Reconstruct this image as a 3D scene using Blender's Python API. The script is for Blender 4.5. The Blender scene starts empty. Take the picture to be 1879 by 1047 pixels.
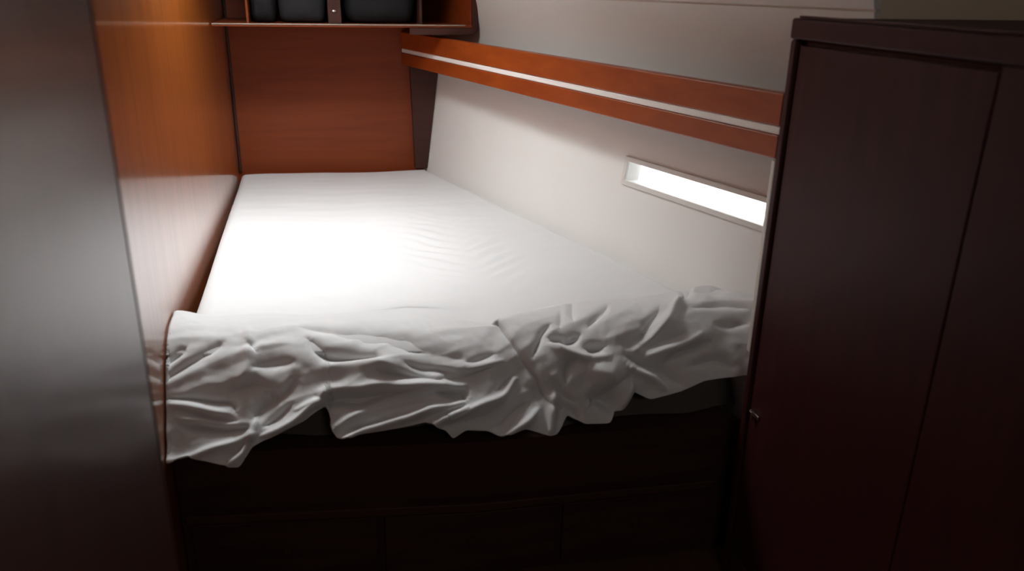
import bpy, bmesh, math, random
import numpy as np
from mathutils import Vector, Matrix, noise
random.seed(4)
SC = bpy.context.scene
COL = SC.collection

# ---------------------------------------------------------------- camera
cam_d = bpy.data.cameras.new('camera')
cam_d.sensor_width = 36.0
cam_d.lens = 1480.0 / 1879.0 * 36.0
cam_d.clip_start = 0.02
cam_d.dof.use_dof = True
cam_d.dof.focus_distance = 2.9
cam_d.dof.aperture_fstop = 2.4
cam = bpy.data.objects.new('camera', cam_d)
COL.objects.link(cam)
yaw, pit, rol = math.radians(13.4), math.radians(20.5), math.radians(1.1)
fwd = Vector((math.sin(yaw) * math.cos(pit), math.cos(yaw) * math.cos(pit), -math.sin(pit)))
rgt = Vector((math.cos(yaw), -math.sin(yaw), 0.0))
upv = rgt.cross(fwd)
r2 = rgt * math.cos(rol) + upv * math.sin(rol)
u2 = upv * math.cos(rol) - rgt * math.sin(rol)
m = Matrix((r2, u2, -fwd)).transposed().to_4x4()
m.translation = Vector((0, 0, 1.60))
cam.matrix_world = m
SC.camera = cam

# ---------------------------------------------------------------- view, world, daylight, fill
SC.view_settings.view_transform = 'Standard'
SC.view_settings.look = 'None'
SC.view_settings.gamma = 1.0
SC.view_settings.use_curve_mapping = False
SC.view_settings.exposure = 0.0
W = bpy.data.worlds.new('overcast_sky')
SC.world = W
W.use_nodes = True
W.node_tree.nodes['Background'].inputs[0].default_value = (0.93, 0.97, 1.0, 1)
W.node_tree.nodes['Background'].inputs[1].default_value = 3.0

HATCH_X, HATCH_Y, CEIL = -0.16, 2.80, 1.98
HALF, WELL = 0.22, 0.24


def area(name, loc, aim, sx, sy, power, color=(1, 1, 1), spread=180):
    d = bpy.data.lights.new(name, 'AREA')
    d.shape = 'RECTANGLE'
    d.size, d.size_y, d.energy, d.color = sx, sy, power, color
    d.spread = math.radians(spread)
    o = bpy.data.objects.new(name, d)
    COL.objects.link(o)
    o.location = loc
    o.rotation_euler = (Vector(aim) - Vector(loc)).to_track_quat('-Z', 'Y').to_euler()
    return o


area('hatch_daylight', (HATCH_X, HATCH_Y, CEIL + WELL - .03), (HATCH_X, HATCH_Y, 0), 0.40, 0.40, 25.5, (0.93, 0.985, 1.0))
area('camera_side_fill', (0.45, -0.55, CEIL - 0.03), (0.35, 2.0, 0.0), 0.5, 0.4, 4.5, (1.0, 0.95, 0.9))  # unseen fill lamp added behind the camera to lift the dark fronts


# ---------------------------------------------------------------- helpers
def tag(o, label=None, cat=None, group=None, kind=None):
    if label: o['label'] = label
    if cat: o['category'] = cat
    if group: o['group'] = group
    if kind: o['kind'] = kind
    return o


def empty(name, loc, label=None, cat=None, kind=None):
    o = bpy.data.objects.new(name, None)
    o.empty_display_size = 0.05
    COL.objects.link(o)
    o.location = loc
    return tag(o, label, cat, None, kind)


def finish(name, bm, mat, parent=None, smooth=False, bevel=0.0, seg=2):
    bmesh.ops.recalc_face_normals(bm, faces=bm.faces)
    me = bpy.data.meshes.new(name)
    bm.to_mesh(me)
    bm.free()
    me.materials.append(mat)
    if smooth:
        for p in me.polygons: p.use_smooth = True
    o = bpy.data.objects.new(name, me)
    COL.objects.link(o)
    if bevel > 0:
        b = o.modifiers.new('bevel', 'BEVEL')
        b.width, b.segments, b.limit_method = bevel, seg, 'ANGLE'
        b.harden_normals = True
        for p in me.polygons: p.use_smooth = True
    if parent:
        o.parent = parent
        o.location = -Vector(parent.location)      # mesh data stays in world metres
    return o


def box(bm, x0, x1, y0, y1, z0, z1):
    v = [bm.verts.new((x, y, z)) for x in (x0, x1) for y in (y0, y1) for z in (z0, z1)]
    for f in ((0, 1, 3, 2), (4, 6, 7, 5), (0, 4, 5, 1), (2, 3, 7, 6), (0, 2, 6, 4), (1, 5, 7, 3)):
        bm.faces.new([v[i] for i in f])


def boxes(name, L, mat, parent=None, bevel=0.0, **k):
    bm = bmesh.new()
    for b in L: box(bm, *b)
    return finish(name, bm, mat, parent, bevel=bevel, **k)


def prism(bm, prof, a, b, cap=True):
    """sweep: prof(point) -> list of 3D points at two ends"""
    va = [bm.verts.new(p) for p in a]
    vb = [bm.verts.new(p) for p in b]
    n = len(va)
    for i in range(n):
        bm.faces.new((va[i], va[(i + 1) % n], vb[(i + 1) % n], vb[i]))
    if cap:
        bm.faces.new(va[::-1])
        bm.faces.new(vb)


# ---------------------------------------------------------------- materials
def mat(name):
    m_ = bpy.data.materials.new(name)
    m_.use_nodes = True
    nt = m_.node_tree
    return m_, nt, nt.nodes['Principled BSDF']


def wood(name, c1, c2, rough=0.35, coat=1.0, coat_rough=0.1, coat_ior=1.5, axis='Z', scale=1.0, spec=0.5):
    m_, nt, p = mat(name)
    tc = nt.nodes.new('ShaderNodeTexCoord')
    mp = nt.nodes.new('ShaderNodeMapping')
    s = {'Z': (26, 26, 1.6), 'X': (1.6, 26, 26), 'Y': (26, 1.6, 26)}[axis]
    mp.inputs['Scale'].default_value = tuple(v * scale for v in s)
    nz = nt.nodes.new('ShaderNodeTexNoise')
    nz.inputs['Scale'].default_value = 1.0
    nz.inputs['Detail'].default_value = 5
    nz.inputs['Roughness'].default_value = 0.6
    nz.inputs['Distortion'].default_value = 0.6
    cr = nt.nodes.new('ShaderNodeValToRGB')
    cr.color_ramp.elements[0].position = 0.3
    cr.color_ramp.elements[1].position = 0.72
    cr.color_ramp.elements[0].color = (*c1, 1)
    cr.color_ramp.elements[1].color = (*c2, 1)
    L = nt.links.new
    L(tc.outputs['Object'], mp.inputs['Vector'])
    L(mp.outputs['Vector'], nz.inputs['Vector'])
    L(nz.outputs['Fac'], cr.inputs['Fac'])
    L(cr.outputs['Color'], p.inputs['Base Color'])
    p.inputs['Roughness'].default_value = rough
    p.inputs['Coat Weight'].default_value = coat
    p.inputs['Specular IOR Level'].default_value = spec
    p.inputs['Coat Roughness'].default_value = coat_rough
    p.inputs['Coat IOR'].default_value = coat_ior
    return m_


def plain(name, c, rough=0.5, metal=0.0, bump=0.0, bscale=200, var=0.03, sheen=0.0):
    m_, nt, p = mat(name)
    tc = nt.nodes.new('ShaderNodeTexCoord')
    nz = nt.nodes.new('ShaderNodeTexNoise')
    nz.inputs['Scale'].default_value = bscale
    nz.inputs['Detail'].default_value = 3
    L = nt.links.new
    L(tc.outputs['Object'], nz.inputs['Vector'])
    n2 = nt.nodes.new('ShaderNodeTexNoise')
    n2.inputs['Scale'].default_value = 4
    L(tc.outputs['Object'], n2.inputs['Vector'])
    cr = nt.nodes.new('ShaderNodeValToRGB')
    cr.color_ramp.elements[0].color = tuple(max(0, v * (1 - var)) for v in c) + (1,)
    cr.color_ramp.elements[1].color = tuple(min(1, v * (1 + var)) for v in c) + (1,)
    L(n2.outputs['Fac'], cr.inputs['Fac'])
    L(cr.outputs['Color'], p.inputs['Base Color'])
    p.inputs['Roughness'].default_value = rough
    p.inputs['Metallic'].default_value = metal
    p.inputs['Sheen Weight'].default_value = sheen
    if bump:
        b = nt.nodes.new('ShaderNodeBump')
        b.inputs['Strength'].default_value = bump
        b.inputs['Distance'].default_value = 0.002
        L(nz.outputs['Fac'], b.inputs['Height'])
        L(b.outputs['Normal'], p.inputs['Normal'])
    return m_


CH1, CH2 = (0.13, 0.026, 0.006), (0.27, 0.062, 0.012)
M_WALLW = wood('varnished_cherry_side', (0.26, 0.062, 0.009), (0.44, 0.115, 0.014), 0.3, 1.0, 0.10, 2.2, 'Z')
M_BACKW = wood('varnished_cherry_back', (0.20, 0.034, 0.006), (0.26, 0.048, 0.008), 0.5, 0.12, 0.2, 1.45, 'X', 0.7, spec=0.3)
M_RAILW = wood('varnished_cherry_rail', (0.24, 0.036, 0.003), (0.36, 0.068, 0.006), 0.45, 0.25, 0.2, 1.45, 'Y', 0.7)
M_LOCKW = wood('varnished_cherry_locker_shaded', (0.034, 0.0065, 0.007), (0.050, 0.010, 0.009), 0.55, 0.06, 0.3, 1.45, 'Z', spec=0.2)  # same wood as the rail, with its shade put into the colour
M_DOORW = wood('varnished_mahogany_door', (0.075, 0.022, 0.016), (0.11, 0.030, 0.019), 0.45, 0.7, 0.18, 1.7, 'Z')
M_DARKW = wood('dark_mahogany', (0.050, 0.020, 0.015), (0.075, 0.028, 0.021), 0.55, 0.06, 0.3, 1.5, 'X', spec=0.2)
M_FLOOR = wood('teak_sole', (0.07, 0.03, 0.015), (0.12, 0.055, 0.025), 0.5, 0.3, 0.3, 1.5, 'Y')
M_LINER = plain('white_vinyl_liner', (0.87, 0.865, 0.84), 0.55, bump=0.1, bscale=500, var=0.01)
M_CABIN = plain('white_moulded_cabin_side', (0.70, 0.70, 0.68), 0.45, var=0.01)
M_SHEET = plain('white_cotton', (0.80, 0.80, 0.80), 0.85, bump=0.15, bscale=900, var=0.01, sheen=0.2)
M_TICK = plain('taupe_mattress_ticking', (0.12, 0.10, 0.085), 0.9, bump=0.2, bscale=600, var=0.05)
M_STRIP = plain('white_plastic_strip', (0.88, 0.86, 0.82), 0.35, var=0.01)
M_TRIM = plain('cream_trim_and_lit_edge', (0.62, 0.58, 0.52), 0.4, var=0.02)  # joint trim; also paints the lit far edge of the locker
M_LIP = plain('pale_edge_highlight', (0.34, 0.27, 0.22), 0.3, var=0.25)  # pale colour paints the highlight along the polished shelf edge
M_RECESS = plain('tan_vinyl_lining', (0.80, 0.66, 0.50), 0.6, var=0.03)
M_CHROME = plain('brushed_steel', (0.75, 0.73, 0.7), 0.2, metal=1.0, var=0.02)
M_BLACK = plain('black_nylon', (0.005, 0.005, 0.007), 0.8, bump=0.3, bscale=300, var=0.2)
M_CHAR = plain('charcoal_canvas', (0.017, 0.017, 0.021), 0.85, bump=0.3, bscale=300, var=0.15)
M_FRAME = plain('satin_white_window_frame', (0.80, 0.78, 0.75), 0.3, var=0.01)


def glass_mat():
    m_, nt, p = mat('clear_acrylic')
    nt.nodes.remove(p)
    tr = nt.nodes.new('ShaderNodeBsdfTransparent')
    gl = nt.nodes.new('ShaderNodeBsdfGlossy')
    gl.inputs['Roughness'].default_value = 0.03
    lw = nt.nodes.new('ShaderNodeLayerWeight')
    lw.inputs['Blend'].default_value = 0.5
    fr = nt.nodes.new('ShaderNodeMath')
    fr.operation = 'POWER'
    fr.inputs[1].default_value = 5.0
    nt.links.new(lw.outputs['Facing'], fr.inputs[0])
    mx = nt.nodes.new('ShaderNodeMixShader')
    L = nt.links.new
    L(fr.outputs[0], mx.inputs[0]); L(tr.outputs[0], mx.inputs[1]); L(gl.outputs[0], mx.inputs[2])
    L(mx.outputs[0], nt.nodes['Material Output'].inputs[0])
    return m_


M_GLASS = glass_mat()

# ---------------------------------------------------------------- setting
BACK_Y, NEAR_Y, BED = 4.155, -0.80, 0.70


def wall_x(y): return -0.413 + (y - 4.155) * 0.011          # left bulkhead plane


HS, LEAN = -0.31, 0.13                                      # hull side: slope in plan, outward lean


def hull_x(y, z): return 0.741 + (y - 3.396) * HS + (z - BED) * LEAN


RS = -0.272


def rail_x(y): return 0.402 + (y - BACK_Y) * RS             # inboard face of the side rail


def quadwall(name, outer, holes_mat, mat_, thick_dir, parent=None):
    bm = bmesh.new()
    o2 = [Vector(p) + Vector(thick_dir) for p in outer]
    prism(bm, None, outer, o2)
    return finish(name, bm, mat_, parent)


T = 0.03
tag(quadwall('wall_left', [(wall_x(NEAR_Y), NEAR_Y, 0), (wall_x(BACK_Y), BACK_Y, 0), (wall_x(BACK_Y), BACK_Y, CEIL), (wall_x(NEAR_Y), NEAR_Y, CEIL)], None, M_WALLW, (-T, 0, 0)), kind='structure')
tag(boxes('wall_back', [(-0.47, 0.72, BACK_Y, BACK_Y + T, 0, CEIL)], M_BACKW), kind='structure')
tag(boxes('wall_near', [(-0.55, 2.12, NEAR_Y - T, NEAR_Y, 0, CEIL)], M_DARKW), kind='structure')
bm = bmesh.new()
prism(bm, None, [(-0.6, NEAR_Y - T, -.03), (2.1, NEAR_Y - T, -.03), (0.55, BACK_Y + T, -.03), (-0.6, BACK_Y + T, -.03)],
      [(-0.6, NEAR_Y - T, 0), (2.1, NEAR_Y - T, 0), (0.55, BACK_Y + T, 0), (-0.6, BACK_Y + T, 0)])
tag(finish('floor', bm, M_FLOOR), kind='structure')

# hull side with a long slit opening for the port
WY0, WY1, WZ0, WZ1 = 1.60, 2.60, 0.966, 1.034
bm = bmesh.new()
ys = [NEAR_Y, WY0, WY1, BACK_Y + 0.02]
zs = [0.0, WZ0, WZ1, 1.26]
HT = 0.045
G = {}
for side in (0, 1):
    for i, y in enumerate(ys):
        for j, z in enumerate(zs):
            G[side, i, j] = bm.verts.new((hull_x(y, z) + side * HT, y, z))
for i in range(3):
    for j in range(3):
        if (i, j) == (1, 1): continue
        for side in (0, 1):
            bm.faces.new([G[side, i, j], G[side, i + 1, j], G[side, i + 1, j + 1], G[side, i, j + 1]])
for a, b in (((1, 1), (2, 1)), ((2, 1), (2, 2)), ((2, 2), (1, 2)), ((1, 2), (1, 1))):
    bm.faces.new([G[0, a[0], a[1]], G[0, b[0], b[1]], G[1, b[0], b[1]], G[1, a[0], a[1]]])
for k in range(3):
    for (a, b) in (((k, 0), (k + 1, 0)), ((k, 3), (k + 1, 3)), ((0, k), (0, k + 1)), ((3, k), (3, k + 1))):
        bm.faces.new([G[0, a[0], a[1]], G[0, b[0], b[1]], G[1, b[0], b[1]], G[1, a[0], a[1]]])
tag(finish('wall_right', bm, M_LINER), kind='structure')

# hull port
win = empty('window_1', (hull_x(2.1, 1.0), 2.1, 1.0), kind='structure')


def hull_ring(name, y0, y1, z0, z1, w, d0, d1, mt, parent):
    """rectangular ring lying on the hull plane, w wide, from d0 to d1 off it (negative = into the cabin)"""
    bm = bmesh.new()
    R_ = []
    for d in (d0, d1):
        for e in (0, w):
            R_.append([bm.verts.new((hull_x(y, z) + d, y, z)) for y, z in
                       ((y0 - e, z0 - e), (y1 + e, z0 - e), (y1 + e, z1 + e), (y0 - e, z1 + e))])
    for i in range(4):
        j = (i + 1) % 4
        for a, b in ((0, 1), (1, 3), (3, 2), (2, 0)):
            bm.faces.new((R_[a][i], R_[a][j], R_[b][j], R_[b][i]))
    return finish(name, bm, mt, parent, bevel=0.002)


hull_ring('window_frame', WY0 + 0.002, WY1 - 0.002, WZ0 + 0.002, WZ1 - 0.002, 0.017, -0.010, 0.0005, M_FRAME, win)
bm = bmesh.new()
prism(bm, None, [(hull_x(y, z) + 0.030, y, z) for y, z in ((WY0 + .001, WZ0 + .001), (WY1 - .001, WZ0 + .001), (WY1 - .001, WZ1 - .001), (WY0 + .001, WZ1 - .001))],
      [(hull_x(y, z) + 0.036, y, z) for y, z in ((WY0 + .001, WZ0 + .001), (WY1 - .001, WZ0 + .001), (WY1 - .001, WZ1 - .001), (WY0 + .001, WZ1 - .001))])
finish('pane', bm, M_GLASS, win)

# cabin side above the rail, leaning inboard, with a panel joint near eye height
def cab_x(y, z): return hull_x(y, 1.3) - 0.012 - (z - 1.30) * 0.20


def slab(name, y0, y1, z0, z1, mt, th=0.03, off=0.0, **k):
    bm = bmesh.new()
    a = [(cab_x(y, z) + off, y, z) for y, z in ((y0, z0), (y1, z0), (y1, z1), (y0, z1))]
    b = [(p[0] + th, p[1], p[2]) for p in a]
    prism(bm, None, a, b)
    return finish(name, bm, mt, **k)


SEAM = 1.556
tag(slab('wall_right_upper', 1.742, BACK_Y, 1.243, SEAM - 0.003, M_CABIN), kind='structure')
tag(slab('wall_right_top', 1.742, BACK_Y, SEAM + 0.003, CEIL, M_CABIN), kind='structure')
tag(slab('trim_1', 1.742, BACK_Y, SEAM - 0.004, SEAM + 0.004, M_TRIM, th=0.02, off=0.006), kind='structure')

# recess that takes the locker
tag(boxes('wall_recess', [(2.03, 2.06, NEAR_Y, 1.765, 0, CEIL)], M_RECESS), kind='structure')
tag(boxes('wall_recess_end', [(1.285, 2.03, 1.738, 1.765, 1.20, CEIL)], M_RECESS), kind='structure')

# ceiling with the hatch well cut out
hx0, hx1, hy0, hy1 = HATCH_X - HALF, HATCH_X + HALF, HATCH_Y - HALF, HATCH_Y + HALF
bm = bmesh.new()
for b in ((-0.6, 2.08, NEAR_Y - T, hy0, CEIL, CEIL + WELL), (-0.6, 1.0, hy1, BACK_Y + T, CEIL, CEIL + WELL),
          (-0.6, hx0, hy0, hy1, CEIL, CEIL + WELL), (hx1, 1.1, hy0, hy1, CEIL, CEIL + WELL)):
    box(bm, *b)
tag(finish('ceiling', bm, M_CABIN), kind='structure')
hatch = empty('window_2', (HATCH_X, HATCH_Y, CEIL + WELL), kind='structure')
boxes('hatch_frame', [(hx0 - .04, hx1 + .04, hy0 - .04, hy0, CEIL + WELL + .001, CEIL + WELL + .025), (hx0 - .04, hx1 + .04, hy1, hy1 + .04, CEIL + WELL + .001, CEIL + WELL + .025),
                      (hx0 - .04, hx0, hy0, hy1, CEIL + WELL + .001, CEIL + WELL + .025), (hx1, hx1 + .04, hy0, hy1, CEIL + WELL + .001, CEIL + WELL + .025)], M_CHROME, hatch)
boxes('pane', [(hx0, hx1, hy0, hy1, CEIL + WELL + .004, CEIL + WELL + .012)], M_GLASS, hatch)

# open passage door on the left, close to the camera
door = empty('door_1', (-0.275, 0.75, 0.0), kind='structure')
boxes('door_leaf', [(-0.293, -0.258, 0.42, 1.094, 0.012, 1.93)], M_DOORW, door, bevel=0.004)
boxes('edge_banding', [(-0.294, -0.257, 1.094, 1.100, 0.012, 1.93)], M_DARKW, door, bevel=0.002)

# ---------------------------------------------------------------- side rail
rail = empty('side_rail', (rail_x(3.0) + .015, 3.0, 1.215), 'varnished cherry side rail with a white strip, running above the slit window', 'rail')
Y0R, Y1R = 1.735, BACK_Y - 0.002


def railbar(name, z0, z1, x0, x1, mt, bevel):
    bm = bmesh.new()
    a = [(rail_x(Y0R) + x, Y0R, z) for x, z in ((x0, z0), (x1, z0), (x1, z1), (x0, z1))]
    b = [(rail_x(Y1R) + x, Y1R, z) for x, z in ((x0, z0), (x1, z0), (x1, z1), (x0, z1))]
    prism(bm, None, a, b)
    return finish(name, bm, mt, rail, bevel=bevel)


railbar('upper_board', 1.292, 1.370, 0.0, 0.034, M_RAILW, 0.004)
railbar('lower_board', 1.215, 1.272, 0.0, 0.024, M_RAILW, 0.004)
railbar('white_strip', 1.2725, 1.2915, 0.004, 0.020, M_STRIP, 0.002)
# shelf behind the rail, closing to the hull
bm = bmesh.new()
a = [(rail_x(Y0R) + 0.025, Y0R, 1.225), (hull_x(Y0R, 1.225) - .003, Y0R, 1.225), (hull_x(Y0R, 1.24) - .003, Y0R, 1.24), (rail_x(Y0R) + 0.025, Y0R, 1.24)]
b = [(rail_x(Y1R) + 0.025, Y1R, 1.225), (hull_x(Y1R, 1.225) - .003, Y1R, 1.225), (hull_x(Y1R, 1.24) - .003, Y1R, 1.24), (rail_x(Y1R) + 0.025, Y1R, 1.24)]
prism(bm, None, a, b)
finish('shelf_board', bm, M_DARKW, rail)

# dark strip painting the rail's shade where the back bulkhead meets the hull
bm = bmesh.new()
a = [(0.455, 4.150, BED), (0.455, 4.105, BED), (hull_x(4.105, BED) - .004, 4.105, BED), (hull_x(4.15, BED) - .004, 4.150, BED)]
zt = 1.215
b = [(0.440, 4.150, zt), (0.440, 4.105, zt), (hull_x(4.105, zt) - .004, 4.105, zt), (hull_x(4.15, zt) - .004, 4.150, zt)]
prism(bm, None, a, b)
tag(finish('rail_shade_strip', bm, M_DARKW, bevel=0.004), kind='structure')
# thin dark bead in the left corner
tag(boxes('trim_3', [(-0.412, -0.400, 4.142, 4.154, BED, CEIL)], M_DARKW, bevel=0.003), kind='structure')

# ---------------------------------------------------------------- overhead shelf on the back bulkhead
SY, SZ0 = 3.65, 1.415
shelf = empty('overhead_shelf', (0.15, 3.9, SZ0), 'open varnished shelf across the back bulkhead, dark storage in its bays', 'shelf')
SXL, SXR = wall_x(SY) + .004, 0.668


def sh_r(y): return SXR + (y - SY) * HS                     # right edge follows the cabin side


def shelf_slab(name, z0, z1, mt, ya, yb, xl=None, bevel=0.002):
    bm = bmesh.new()
    xl = SXL if xl is None else xl
    pl_ = [(xl, ya), (sh_r(ya), ya), (sh_r(yb), yb), (xl, yb)]
    prism(bm, None, [(x, y, z0) for x, y in pl_], [(x, y, z1) for x, y in pl_])
    return finish(name, bm, mt, shelf, bevel=bevel)


shelf_slab('shelf_board', SZ0, SZ0 + .012, M_BACKW, SY, 4.15)
o = boxes('edge_highlight', [(SXL, SXR - .03, SY - 0.005, SY - 0.0005, SZ0 + .007, SZ0 + 0.013)], M_LIP, shelf, bevel=0.002)
o['label'] = 'pale strip painting the highlight on the shelf edge'
shelf_slab('top_board', 1.80, 1.812, M_BACKW, SY, 4.15)
zb = SZ0 + .0125
bm = bmesh.new()                                            # right end: stile with a rounded foot, panel behind it
prof = [(SXR + .022, 1.80), (SXR + .022, 1.415)]
for k in range(8):
    t_ = math.pi / 2 * k / 7
    prof.append((SXR - .010 + .032 * math.cos(t_), 1.415 - .030 * math.sin(t_)))
prof += [(0.395, 1.385), (0.395, SZ0 - .001), (SXR, SZ0 - .001), (SXR, 1.80)]
va = [bm.verts.new((x, SY - .004, z)) for x, z in prof]
vb = [bm.verts.new((x, SY + .022, z)) for x, z in prof]
for i in range(len(prof)):
    j = (i + 1) % len(prof)
    bm.faces.new((va[i], va[j], vb[j], vb[i]))
bm.faces.new(va)
bm.faces.new(vb)
finish('end_stile', bm, M_DARKW, shelf, bevel=0.003)
bm = bmesh.new()
pl_ = [(sh_r(SY + .024), SY + .024), (sh_r(SY + .024) + .014, SY + .024), (sh_r(4.15) + .014, 4.15), (sh_r(4.15), 4.15)]
prism(bm, None, [(x, y, SZ0) for x, y in pl_], [(x, y, 1.80) for x, y in pl_])
finish('end_panel', bm, M_BACKW, shelf)
div = boxes('divider', [(0.053, 0.108, SY + .003, 4.15, zb, 1.80)], M_DARKW, shelf, bevel=0.003)
bm = bmesh.new()
bmesh.ops.create_uvsphere(bm, u_segments=20, v_segments=12, radius=0.010)
bmesh.ops.scale(bm, vec=(1.1, 0.6, 0.55), verts=bm.verts)
bmesh.ops.translate(bm, vec=(0.078, SY - .001, 1.480), verts=bm.verts)
bmesh.ops.create_cone(bm, segments=16, radius1=0.0055, radius2=0.0055, depth=0.008, cap_ends=True, matrix=Matrix.Translation((0.078, SY + .001, 1.480)) @ Matrix.Rotation(math.pi / 2, 4, 'X'))
o = finish('latch', bm, M_CHROME, div, smooth=True)
o.location = (0, 0, 0)
o['label'] = 'small chrome latch'
boxes('partition', [(0.440, 0.452, SY + .02, 4.15, zb, 1.80)], M_DARKW, shelf, bevel=0.002)
boxes('partition', [(-0.278, -0.268, SY + .02, 4.15, zb, 1.80)], M_BACKW, shelf, bevel=0.002)


def soft_bag(name, x0, x1, y0, y1, z0, z1, mt, label, cat, handle=True):
    bm = bmesh.new()
    n = 8
    bmesh.ops.create_cube(bm, size=1.0)
    bmesh.ops.subdivide_edges(bm, edges=bm.edges, cuts=n, use_grid_fill=True)
    for v in bm.verts:
        p = v.co.copy()
        q = Vector([math.copysign(abs(2 * c) ** 1.0, c) for c in p])
        l6 = (abs(q.x) ** 6 + abs(q.y) ** 6 + abs(q.z) ** 6) ** (1 / 6)
        q = q / l6 / 2
        q.x *= 1 - 0.10 * max(0, q.z)
        q *= 1 + 0.035 * noise.noise(q * 5 + Vector((x0 * 9, 0, 0)))
        q.z = max(q.z, -0.485)
        v.co = Vector(((x0 + x1) / 2 + q.x * (x1 - x0), (y0 + y1) / 2 + q.y * (y1 - y0), z0 + (q.z + .485) / .985 * (z1 - z0)))
    t = empty(name, ((x0 + x1) / 2, (y0 + y1) / 2, z0), label, cat)
    finish('body', bm, mt, t, smooth=True)
    bm = bmesh.new()
    zz = z0 + (z1 - z0) * .72
    pts = [((x0 + x1) / 2 + (x1 - x0) * .28 * c, y0 - .001 - .012 * max(0, s_), zz + .02 * 0 - .035 * s_) for c, s_ in [(math.cos(a_), math.sin(a_)) for a_ in np.linspace(0, math.pi, 13)]]
    ring = []
    for i, p in enumerate(pts):
        d = (Vector(pts[min(i + 1, 12)]) - Vector(pts[max(i - 1, 0)])).normalized()
        a1 = d.cross(Vector((0, 1, 0))).normalized(); a2 = d.cross(a1)
        ring.append([bm.verts.new(Vector(p) + a1 * .005 * math.cos(w) + a2 * .003 * math.sin(w)) for w in np.linspace(0, 2 * math.pi, 8, endpoint=False)])
    for i in range(12):
        for j in range(8):
            bm.faces.new((ring[i][j], ring[i][(j + 1) % 8], ring[i + 1][(j + 1) % 8], ring[i + 1][j]))
    finish('handle', bm, M_CHAR, t, smooth=True)
    return t


soft_bag('storage_bag', -0.262, -0.160, SY + .05, SY + .40, SZ0 + .0125, 1.70, M_BLACK, 'black storage bag on the overhead shelf, nearest its left end', 'bag')
soft_bag('storage_bag', -0.150, 0.048, SY + .05, SY + .40, SZ0 + .0125, 1.66, M_CHAR, 'wide charcoal bag on the overhead shelf, left of the small chrome latch', 'bag')
soft_bag('storage_case', 0.118, 0.430, SY + .05, SY + .40, SZ0 + .0125, 1.72, M_BLACK, 'black storage case on the overhead shelf, right of the small chrome latch', 'case')

# ---------------------------------------------------------------- right-hand locker
LX, LY0, LY1, LTOP = 1.067, 0.55, 1.73, 1.54
locker = empty('hanging_locker', (1.5, 1.14, 0), 'tall varnished locker, shade put into its dark colour, standing on the right in front of the berth', 'locker')
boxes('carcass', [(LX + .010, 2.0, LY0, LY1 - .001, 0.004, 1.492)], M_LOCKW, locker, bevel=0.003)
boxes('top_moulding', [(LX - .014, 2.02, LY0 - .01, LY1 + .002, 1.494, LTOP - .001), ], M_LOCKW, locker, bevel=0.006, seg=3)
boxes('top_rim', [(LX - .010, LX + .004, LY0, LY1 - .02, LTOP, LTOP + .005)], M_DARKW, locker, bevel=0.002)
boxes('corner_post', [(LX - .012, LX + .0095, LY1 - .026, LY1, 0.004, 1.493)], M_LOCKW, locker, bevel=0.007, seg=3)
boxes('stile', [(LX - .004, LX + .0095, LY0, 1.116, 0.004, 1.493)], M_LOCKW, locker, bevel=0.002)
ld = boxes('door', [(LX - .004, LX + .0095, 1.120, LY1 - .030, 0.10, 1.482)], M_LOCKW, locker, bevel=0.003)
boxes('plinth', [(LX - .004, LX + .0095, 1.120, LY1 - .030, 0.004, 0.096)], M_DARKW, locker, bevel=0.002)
# small steel catch low on the door's far edge
bm = bmesh.new()
box(bm, LX - .010, LX - .0045, 1.650, 1.692, 0.545, 0.557)
box(bm, LX - .020, LX - .010, 1.668, 1.680, 0.540, 0.562)
o = finish('catch', bm, M_CHROME, None, bevel=0.002)
o.parent = ld
o['label'] = 'small steel catch'
tag(boxes('lit_edge_strip', [(LX - .006, LX + .010, LY1 + .0055, LY1 + .024, 0.70, 1.21)], M_TRIM, bevel=0.004, seg=3), kind='structure')  # added cream strip, painting the light caught by the locker's far edge
# bulkhead closing the space behind the locker


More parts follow.
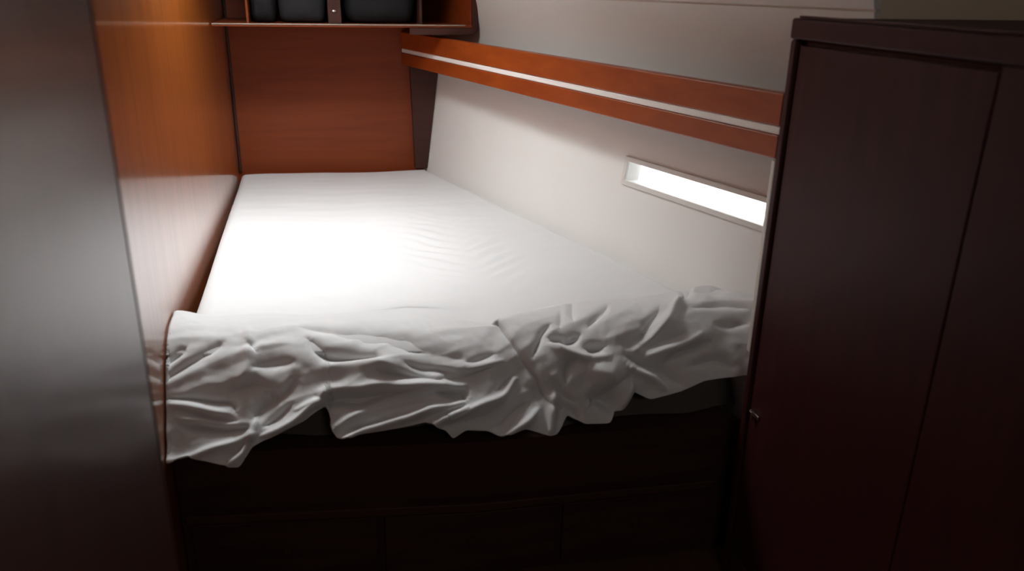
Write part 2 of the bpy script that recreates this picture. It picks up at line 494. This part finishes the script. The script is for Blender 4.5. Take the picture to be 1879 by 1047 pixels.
# creases of the hanging sheet: (height, width, [(across, down) in metres])
BACK_EDGE = [(-0.5, 2.235), (-0.4, 2.215), (-0.331, 2.206), (-0.2, 2.21), (-0.091, 2.175), (0.105, 2.165), (0.207, 2.173), (0.306, 2.147), (0.362, 2.081), (0.42, 2.011), (0.503, 2.068), (0.647, 2.119), (0.817, 2.112), (0.934, 2.092), (1.062, 2.12), (1.1, 2.115), (1.15, 2.05), (1.22, 1.97)]
STROKES = [[-0.01,0.022,[[-0.09,0.074],[0.048,0.114],[0.164,0.132],[0.23,0.166],[0.332,0.192]]],[-0.024,0.016,[[-0.068,0.126],[-0.028,0.174],[0.044,0.18],[0.104,0.186]]],[0.014,0.018,[[-0.03,0.206],[0.044,0.194],[0.106,0.2],[0.224,0.23],[0.28,0.248]]],[-0.018,0.013,[[0.1,0.22],[0.178,0.226],[0.258,0.244]]],[0.018,0.014,[[-0.108,0.32],[-0.054,0.292],[-0.026,0.27],[0.084,0.258],[0.222,0.254],[0.322,0.254]]],[-0.03,0.022,[[-0.054,0.316],[-0.008,0.29],[0.06,0.284],[0.174,0.268]]],[-0.012,0.01,[[-0.436,0.2],[-0.406,0.166],[-0.384,0.146]]],[-0.01,0.013,[[-0.436,0.232],[-0.34,0.166],[-0.296,0.126]]],[-0.014,0.009,[[-0.428,0.274],[-0.342,0.286],[-0.28,0.292],[-0.268,0.316]]],[-0.012,0.01,[[-0.408,0.306],[-0.342,0.326],[-0.268,0.342]]],[-0.02,0.012,[[-0.4,0.346],[-0.322,0.362],[-0.234,0.362]]],[0.01,0.01,[[-0.424,0.292],[-0.356,0.306],[-0.286,0.316]]],[0.01,0.01,[[-0.408,0.328],[-0.322,0.344],[-0.238,0.35]]],[-0.01,0.018,[[-0.434,0.394],[-0.384,0.396]]],[-0.012,0.016,[[-0.21,0.206],[-0.16,0.196],[-0.112,0.19]]],[-0.01,0.014,[[-0.276,0.27],[-0.23,0.252],[-0.176,0.254]]],[-0.02,0.018,[[-0.224,0.334],[-0.188,0.3],[-0.152,0.292]]],[-0.014,0.01,[[-0.19,0.354],[-0.154,0.332],[-0.122,0.302]]],[-0.01,0.01,[[-0.228,0.128],[-0.21,0.16]]],[-0.014,0.014,[[-0.306,0.434],[-0.254,0.414],[-0.236,0.384]]],[0.016,0.01,[[-0.286,0.452],[-0.25,0.424],[-0.228,0.38],[-0.216,0.336]]],[0.014,0.01,[[-0.196,0.382],[-0.124,0.35],[-0.076,0.312],[-0.054,0.294]]],[0.01,0.018,[[-0.23,0.08],[-0.226,0.196],[-0.248,0.252]]],[0.012,0.01,[[-0.444,0.43],[-0.366,0.424],[-0.28,0.402],[-0.218,0.376]]],[0.02,0.01,[[-0.006,0.396],[0.054,0.372],[0.168,0.34],[0.238,0.318],[0.326,0.296]]],[0.014,0.012,[[-0.022,0.368],[0.058,0.318],[0.174,0.28],[0.266,0.258]]],[0.016,0.009,[[0.166,0.382],[0.21,0.372],[0.282,0.332],[0.326,0.314]]],[-0.014,0.01,[[0.008,0.376],[0.124,0.342],[0.216,0.318]]],[-0.01,0.01,[[0.238,0.266],[0.3,0.282],[0.326,0.296]]],[-0.012,0.013,[[0.18,0.196],[0.242,0.216],[0.334,0.216]]],[-0.012,0.018,[[0.036,0.312],[0.126,0.304],[0.218,0.286]]],[-0.012,0.014,[[-0.104,0.232],[-0.142,0.274],[-0.186,0.272]]],[-0.012,0.01,[[0.514,0.192],[0.538,0.152],[0.574,0.112]]],[-0.016,0.009,[[0.56,0.156],[0.58,0.162],[0.604,0.156]]],[-0.022,0.009,[[0.594,0.174],[0.624,0.166],[0.654,0.154]]],[-0.022,0.01,[[0.66,0.184],[0.686,0.192],[0.714,0.19]]],[0.014,0.012,[[0.556,0.176],[0.598,0.192],[0.65,0.206],[0.716,0.216]]],[-0.016,0.01,[[0.588,0.266],[0.598,0.23],[0.622,0.21]]],[-0.004,0.009,[[0.624,0.064],[0.61,0.098],[0.598,0.132]]],[-0.006,0.009,[[0.678,0.03],[0.658,0.072],[0.648,0.11]]],[-0.008,0.009,[[0.682,0.136],[0.724,0.092],[0.766,0.064]]],[-0.01,0.012,[[0.77,0.202],[0.838,0.154],[0.906,0.092]]],[-0.02,0.012,[[0.97,0.078],[1.028,0.026],[1.068,0.0]]],[0.014,0.012,[[0.796,0.208],[0.898,0.15],[0.954,0.092],[1.02,0.024]]],[-0.01,0.012,[[0.81,0.2],[0.888,0.188],[0.95,0.176]]],[-0.02,0.01,[[0.884,0.24],[0.94,0.216],[1.018,0.21]]],[-0.018,0.012,[[0.766,0.22],[0.826,0.242],[0.88,0.266],[0.916,0.296]]],[0.012,0.012,[[0.768,0.246],[0.822,0.272],[0.868,0.304]]],[0.012,0.012,[[0.828,0.224],[0.912,0.208],[0.994,0.19]]],[-0.014,0.012,[[0.95,0.26],[1.024,0.252],[1.078,0.268]]],[-0.008,0.01,[[1.034,0.056],[1.098,0.066],[1.188,0.0]]],[-0.008,0.01,[[0.998,0.118],[1.088,0.114],[1.14,0.124]]],[-0.008,0.01,[[1.04,0.17],[1.128,0.166]]],[0.022,0.055,[[0.658,0.238],[0.71,0.264],[0.728,0.288]]],[0.014,0.012,[[0.772,0.28],[0.76,0.316],[0.742,0.342]]],[-0.028,0.022,[[0.652,0.314],[0.696,0.32],[0.72,0.35]]],[-0.012,0.01,[[0.25,0.242],[0.33,0.23],[0.4,0.21]]],[-0.016,0.01,[[0.248,0.27],[0.31,0.27],[0.32,0.292]]],[-0.014,0.012,[[0.318,0.348],[0.37,0.332],[0.416,0.302]]],[0.014,0.01,[[0.272,0.346],[0.346,0.314],[0.418,0.292],[0.46,0.246]]],[-0.014,0.012,[[0.392,0.37],[0.45,0.33],[0.49,0.308]]],[0.014,0.01,[[0.406,0.394],[0.472,0.366],[0.514,0.33]]],[-0.014,0.018,[[0.5,0.276],[0.54,0.29]]],[0.014,0.01,[[0.534,0.394],[0.55,0.338],[0.558,0.286]]],[-0.014,0.012,[[0.57,0.318],[0.6,0.342],[0.618,0.364]]],[-0.01,0.012,[[0.546,0.252],[0.574,0.292],[0.612,0.322]]],[-0.01,0.01,[[0.404,0.274],[0.45,0.236]]],[-0.01,0.01,[[0.338,0.198],[0.414,0.178]]],[0.008,0.01,[[0.254,0.202],[0.336,0.214],[0.428,0.196]]]]
CREASE = [(0.418, 0.0), (0.458, 0.14), (0.486, 0.2), (0.514, 0.242), (0.538, 0.306), (0.568, 0.338)]
HEM = [(-0.5, 0.434), (-0.442, 0.44), (-0.376, 0.426), (-0.31, 0.448), (-0.258, 0.458), (-0.226, 0.408), (-0.174, 0.382), (-0.09, 0.342), (-0.046, 0.308), (-0.028, 0.312), (-0.022, 0.386), (0.002, 0.396), (0.046, 0.378), (0.13, 0.366), (0.214, 0.352), (0.268, 0.374), (0.278, 0.396), (0.316, 0.372), (0.372, 0.376), (0.406, 0.396), (0.466, 0.376), (0.528, 0.4), (0.554, 0.4), (0.588, 0.35), (0.632, 0.378), (0.704, 0.382), (0.72, 0.35), (0.742, 0.35), (0.774, 0.306), (0.824, 0.33), (0.912, 0.318), (0.986, 0.298), (1.078, 0.294), (1.15, 0.284)]
AMP = 1.55
# ---------------------------------------------------------------- berth base
BEX = [b[0] for b in BACK_EDGE]
BEY = [b[1] for b in BACK_EDGE]


def front_y(x): return float(np.interp(x, BEX, BEY)) if x < 0.33 or x > 0.52 else float(np.interp(x, [0.33, 0.52], [2.115, 2.09]))


base = empty('berth_base', (0.4, 3.0, 0), 'dark mahogany berth base with plain drawer fronts beneath the mattress', 'bed base')
bm = bmesh.new()
FY = 2.06
pl = [(wall_x(1.96) + .004, 1.96), (0.35, 1.86), (hull_x(1.83, 0) - .016, 1.83), (hull_x(4.15, 0) - .004, 4.15), (wall_x(4.15) + .004, 4.15)]
prism(bm, None, [(x, y, 0.003) for x, y in pl], [(x, y, 0.440) for x, y in pl])
finish('plinth_box', bm, M_DARKW, base)
bm = bmesh.new()
prism(bm, None, [(hull_x(y, z) - .002, y, z) for y, z in ((1.736, .004), (1.82, .004), (1.82, .60), (1.736, .60))],
      [(hull_x(y, z) - .013, y, z) for y, z in ((1.736, .004), (1.82, .004), (1.82, .60), (1.736, .60))])
finish('side_panel', bm, M_DARKW, base)


def front_part(name, xa, xb, z0, z1, d0, d1, mt, parent, bevel):
    """board lying along the faceted berth front, d0..d1 proud of it"""
    fx = [wall_x(1.96) + .004, 0.35, hull_x(1.83, 0) - .016]
    fy = [1.96, 1.86, 1.83]
    xs = [xa] + [x for x in fx if xa < x < xb] + [xb]
    bm = bmesh.new()
    rows = []
    for x in xs:
        y = float(np.interp(x, fx, fy))
        rows.append([bm.verts.new(p) for p in ((x, y - d0, z0), (x, y - d1, z0), (x, y - d1, z1), (x, y - d0, z1))])
    for a_, b_ in zip(rows, rows[1:]):
        for i in range(4):
            bm.faces.new((a_[i], a_[(i + 1) % 4], b_[(i + 1) % 4], b_[i]))
    bm.faces.new(rows[0]); bm.faces.new(rows[-1])
    return finish(name, bm, mt, parent, bevel=bevel)


front_part('ledge', -0.42, 1.05, 0.235, 0.262, 0.001, 0.030, M_DARKW, base, 0.004)
for x0, x1 in ((-0.41, 0.08), (0.10, 0.58), (0.60, 1.04)):
    dr = front_part('drawer_front', x0, x1, 0.03, 0.222, 0.001, 0.014, M_DARKW, base, 0.003)
    cx = (x0 + x1) / 2
    cy = float(np.interp(cx, [-.43, .35, 1.23], [1.96, 1.86, 1.83])) - 0.019
    bm = bmesh.new()
    bmesh.ops.create_cone(bm, segments=20, radius1=0.014, radius2=0.011, depth=0.010, cap_ends=True, matrix=Matrix.Translation((cx, cy, 0.13)) @ Matrix.Rotation(math.pi / 2, 4, 'X'))
    k = finish('knob', bm, M_DARKW, None, bevel=0.002)
    k.parent = dr


# ---------------------------------------------------------------- mattress and fitted sheet
def left_edge(y): return float(np.interp(y, [2.0, 4.155], [-0.402, -0.407]))


def bed_grid(name, off, z0, mt, label, cat, nx=150, ny=420, soft=True):
    """closed cushion: top grid rolled over rounded edges down to z0"""
    bm = bmesh.new()
    top = BED + off
    R_ = 0.055
    # parameter u across, v along; rounded at every side
    def pos(u, v):
        # v: 0 near .. 1 far ; u: 0 left .. 1 right
        xn = u
        y_far = 4.125 + off
        xa = left_edge(2.1) ; xb = 1.10
        x_near = xa + (xb - xa) * xn
        yn = front_y(x_near) - 0.098 - off
        y = yn + (y_far - yn) * v
        xl = left_edge(y) - off
        xr = hull_x(y, top) - 0.006 + off * .4
        return xl + (xr - xl) * xn, y
    us = np.concatenate([[0] * 5, np.linspace(0, 1, nx), [1] * 5])
    vs = np.concatenate([[0] * 5, np.linspace(0, 1, ny), [1] * 5])
    kk = [1, .8, .6, .4, .2]
    grid = []
    for j, v in enumerate(vs):
        row = []
        for i, u in enumerate(us):
            x, y = pos(float(u), float(v))
            # distance from edges in the plane
            du = min(u, 1 - u) * 1.3
            dv = min(v, 1 - v) * 1.9
            z = top
            e = min(du, dv)
            if e < R_:
                t = 1 - e / R_
                z -= R_ * (1 - math.sqrt(max(0, 1 - t * t))) * .8
            if soft:
                z += 0.006 * noise.noise(Vector((x * 2.2, y * 2.2, 1.3)))
                # herringbone creases in the middle of the sheet
                for cx, sg in ((0.37, 1), (0.56, -1), (-0.05, 1)):
                    w = math.exp(-((x - cx) / 0.085) ** 2) * math.exp(-((y - 2.72) / 0.36) ** 2) * (0.35 if cx < 0 else 1)
                    z += 0.0032 * w * math.sin((y * 1.0 + sg * (x - cx) * 0.8) * 75 + 2.5 * noise.noise(Vector((x * 7, y * 7, cx))))
                z += 0.0022 * noise.noise(Vector((x * 5, y * 16, 4.0)))
                # hump by the front fold
                z += 0.014 * math.exp(-((x - 0.22) / 0.16) ** 2) * math.exp(-((y - 2.22) / 0.06) ** 2)
                # groove where the sheet dips in front of the bunched fold
                yb_ = float(np.interp(x, BEX, BEY))
                gw = min(1, max(0, (x + .36) / .25)) * min(1, max(0, (0.42 - x) / .06))
                z -= 0.022 * gw * math.exp(-((y - yb_ - .010) / .011) ** 2)
            if j < 5: z = z - (z - z0) * kk[j] if j < 5 else z
            elif j >= len(vs) - 5: z = z - (z - z0) * kk[len(vs) - 1 - j]
            elif i < 5: z = z - (z - z0) * kk[i]
            elif i >= len(us) - 5: z = z - (z - z0) * kk[len(us) - 1 - i]
            if (j < 5 or j >= len(vs) - 5) and (i < 5 or i >= len(us) - 5):
                kj = kk[j] if j < 5 else kk[len(vs) - 1 - j]
                ki = kk[i] if i < 5 else kk[len(us) - 1 - i]
                zt_ = top - R_ * .8
                z = zt_ - (zt_ - z0) * max(ki, kj)
            if j < 5:
                y -= max(0, top - R_ * .8 - z) * 0.72
                x = min(x, hull_x(y, z) - .008)
            row.append(bm.verts.new((x, y, z)))
        grid.append(row)
    for j in range(len(vs) - 1):
        for i in range(len(us) - 1):
            bm.faces.new((grid[j][i], grid[j][i + 1], grid[j + 1][i + 1], grid[j + 1][i]))
    bmesh.ops.remove_doubles(bm, verts=bm.verts, dist=1e-6)
    o = finish(name, bm, mt, smooth=True)
    return tag(o, label, cat)


bed_grid('mattress', -0.026, 0.445, M_TICK, 'taupe mattress whose lower edge shows under the hanging white sheet', 'mattress', 90, 90, False)
bed_grid('fitted_sheet', 0.0, 0.60, M_SHEET, 'smooth white fitted sheet stretched over the whole berth mattress', 'sheet')

# ---------------------------------------------------------------- rumpled sheet hanging over the front edge
FLAT, RR, TH = 0.05, 0.17, math.radians(56)
xd = np.linspace(-.7, 1.5, 441)
yd = np.interp(xd, [-.5, -.1, .35, .7, 1.1, 1.3], [2.22, 2.17, 2.085, 2.07, 2.06, 1.93])
yd = np.convolve(np.pad(yd, 20, mode='edge'), np.hanning(43)[1:-1] / np.hanning(43).sum(), 'valid')
NX, NS = 620, 240
U = np.linspace(0, 1, NX)
V = np.linspace(0, 1, NS)
hx = [h[0] for h in HEM]
hs = [h[1] for h in HEM]
X0 = np.linspace(-0.47, 1.215, NX)
L_ = np.convolve(np.pad(np.interp(X0, hx, hs), 4, mode='edge'), np.hanning(11)[1:-1] / np.hanning(11).sum(), 'valid')
Xg = np.repeat(X0[None, :], NS, 0)
Sg = V[:, None] * L_[None, :]


def basept(X, s):
    w = np.clip(s / .10, 0, 1)
    w = w * w * (3 - 2 * w)
    yb = np.interp(X, BEX, BEY) * (1 - w) + np.interp(X, xd, yd) * w
    Y = yb.copy()
    Z = np.full_like(X, 0.712)
    s1 = np.clip(s, 0, FLAT)
    a = np.clip((s - FLAT) / RR, 0, TH)
    r = np.clip(s - FLAT - RR * TH, 0, None)
    Y = Y - s1 - RR * np.sin(a) - r * math.cos(TH)
    Z = Z - RR * (1 - np.cos(a)) - r * math.sin(TH)
    return Y, Z, a


Y, Z, A_ = basept(Xg, Sg)
D = np.zeros_like(Xg)


def seg_dist(px, py, pts):
    best = np.full_like(px, 1e9)
    tt = np.zeros_like(px)
    n = len(pts) - 1
    for i in range(n):
        ax, ay = pts[i]; bx_, by_ = pts[i + 1]
        dx, dy = bx_ - ax, by_ - ay
        l2 = dx * dx + dy * dy + 1e-12
        t = np.clip(((px - ax) * dx + (py - ay) * dy) / l2, 0, 1)
        d = np.hypot(px - ax - t * dx, py - ay - t * dy)
        k = d < best
        best = np.where(k, d, best)
        tt = np.where(k, (i + t) / n, tt)
    return best, tt


def smooth_line(pts, k=6):
    if len(pts) < 3: return pts
    P_ = [pts[0]] + list(pts) + [pts[-1]]
    out = []
    for i in range(1, len(P_) - 2):
        p0, p1, p2, p3 = (np.array(q) for q in P_[i - 1:i + 3])
        for u_ in np.linspace(0, 1, k, endpoint=False):
            out.append(tuple(.5 * ((2 * p1) + (p2 - p0) * u_ + (2 * p0 - 5 * p1 + 4 * p2 - p3) * u_ ** 2 + (3 * p1 - p0 - 3 * p2 + p3) * u_ ** 3)))
    return out + [pts[-1]]


WX, WS = np.zeros((61, 171)), np.zeros((61, 171))          # gentle warp so that creases wander
for j in range(61):
    for i in range(171):
        q_ = Vector((i * .01 * 11, j * .01 * 11, 7.0))
        WX[j, i] = noise.noise(q_)
        WS[j, i] = noise.noise(q_ + Vector((31, 5, 3)))


def sample(Wt, x, y):
    gx = np.clip((x + .48) / .01, 0, 169.99); gy = np.clip(y / .01, 0, 59.99)
    i_, j_ = gx.astype(int), gy.astype(int)
    a_, b_ = gx - i_, gy - j_
    return (Wt[j_, i_] * (1 - a_) + Wt[j_, i_ + 1] * a_) * (1 - b_) + (Wt[j_ + 1, i_] * (1 - a_) + Wt[j_ + 1, i_ + 1] * a_) * b_


XW = Xg + 0.009 * sample(WX, Xg, Sg)
SW = Sg + 0.009 * sample(WS, Xg, Sg)
for amp, wid, pts in STROKES:
    pts = smooth_line(pts)
    d, t = seg_dist(XW, SW, pts)
    taper = np.sin(np.clip(0.06 + 0.88 * t, 0, 1) * math.pi) ** 0.8
    D += amp * AMP * taper * np.exp(-(d / (wid * (1.15 if amp < 0 else 0.95) * (0.35 + 0.65 * taper))) ** (1.7 if amp < 0 else 1.35))
# step where the right-hand layer lies over the left
d, t = seg_dist(Xg, Sg, CREASE)
cs = np.interp(Sg, [c[1] for c in CREASE], [c[0] for c in CREASE])
side = Xg - cs
fade = np.exp(-(np.clip(side, 0, None) / 0.16) ** 2)
D += 0.016 * np.where(side > 0, fade, 0) * np.clip(side / 0.004, 0, 1) * np.clip((0.36 - Sg) / .1, 0, 1)
D -= 0.006 * np.exp(-(d / 0.008) ** 2)
# fine random creasing
rn = np.zeros_like(D)
for j in range(0, NS):
    for i in range(0, NX, 1):
        if (i % 2 == 0) and (j % 2 == 0):
            x, s = Xg[j, i], Sg[j, i]
            rn[j, i] = (1 - 2.4 * abs(noise.noise(Vector((x * 7 + s * 5, s * 15 + x * 2, 2.0))))) * .5 + noise.noise(Vector((x * 16, s * 34 + x * 8, 5.0))) * .35 + noise.noise(Vector((x * 50, s * 50, 9.0))) * .12
e = rn[::2, ::2]
ii = np.clip(np.arange(NX) / 2, 0, e.shape[1] - 1.001)
jj = np.clip(np.arange(NS) / 2, 0, e.shape[0] - 1.001)
i0 = ii.astype(int); fi = ii - i0
j0 = jj.astype(int); fj = (jj - j0)[:, None]
rn = (e[j0][:, i0] * (1 - fi) + e[j0][:, i0 + 1] * fi) * (1 - fj) + (e[j0 + 1][:, i0] * (1 - fi) + e[j0 + 1][:, i0 + 1] * fi) * fj
D += 0.008 * rn * np.clip(Sg / 0.12, 0, 1)
# right half puffs up towards the hull
puff = 0.030 * np.exp(-((Xg - 0.85) / 0.28) ** 2) + 0.050 * np.clip((Xg - 0.85) / 0.3, 0, 1)
Zp = puff * np.clip(Sg / 0.04, 0.25, 1) * np.clip(1 - (Sg - 0.10) / 0.25, 0.0, 1)
# left corner lifts
Zp += 0.020 * np.exp(-((Xg + 0.42) / 0.06) ** 2) * np.clip(1 - Sg / .2, 0, 1)
D = D * np.clip(Sg / 0.03, 0.15, 1)
D = np.maximum(D, np.where(Sg < 0.16, -0.008, -0.035))
NYv, NZv = -np.sin(A_), np.cos(A_)
P = np.stack([Xg, Y + NYv * D, Z + NZv * D + Zp], -1)
xr = 0.741 + (P[..., 1] - 3.396) * HS + (P[..., 2] - BED) * LEAN - 0.022
# squeeze the last strip so that it meets the hull without crossing it
P[..., 0] = np.where(P[..., 0] > xr - .05, np.minimum(P[..., 0], xr - .05 + .05 * (1 - np.exp(-(P[..., 0] - xr + .05) / .05))), P[..., 0])
wl = -0.413 + (P[..., 1] - 4.155) * 0.011 + 0.008
P[..., 0] = np.maximum(P[..., 0], wl + np.linspace(0, .002, NX)[None, :])


def cloth(name, P, mt, thick, parent=None):
    ns, nx = P.shape[:2]
    me = bpy.data.meshes.new(name)
    idx = np.arange(ns * nx).reshape(ns, nx)
    f = np.stack([idx[:-1, :-1], idx[:-1, 1:], idx[1:, 1:], idx[1:, :-1]], -1).reshape(-1, 4)
    me.from_pydata(P.reshape(-1, 3).tolist(), [], f.tolist())
    me.materials.append(mt)
    for p in me.polygons: p.use_smooth = True
    o = bpy.data.objects.new(name, me)
    COL.objects.link(o)
    s = o.modifiers.new('thickness', 'SOLIDIFY')
    s.thickness = thick
    s.offset = 1.0
    if parent:
        o.parent = parent
    return o


o = cloth('draped_sheet', P, M_SHEET, -0.005)
tag(o, 'rumpled white sheet bunched along the near end of the berth, hanging over its front', 'bedding')
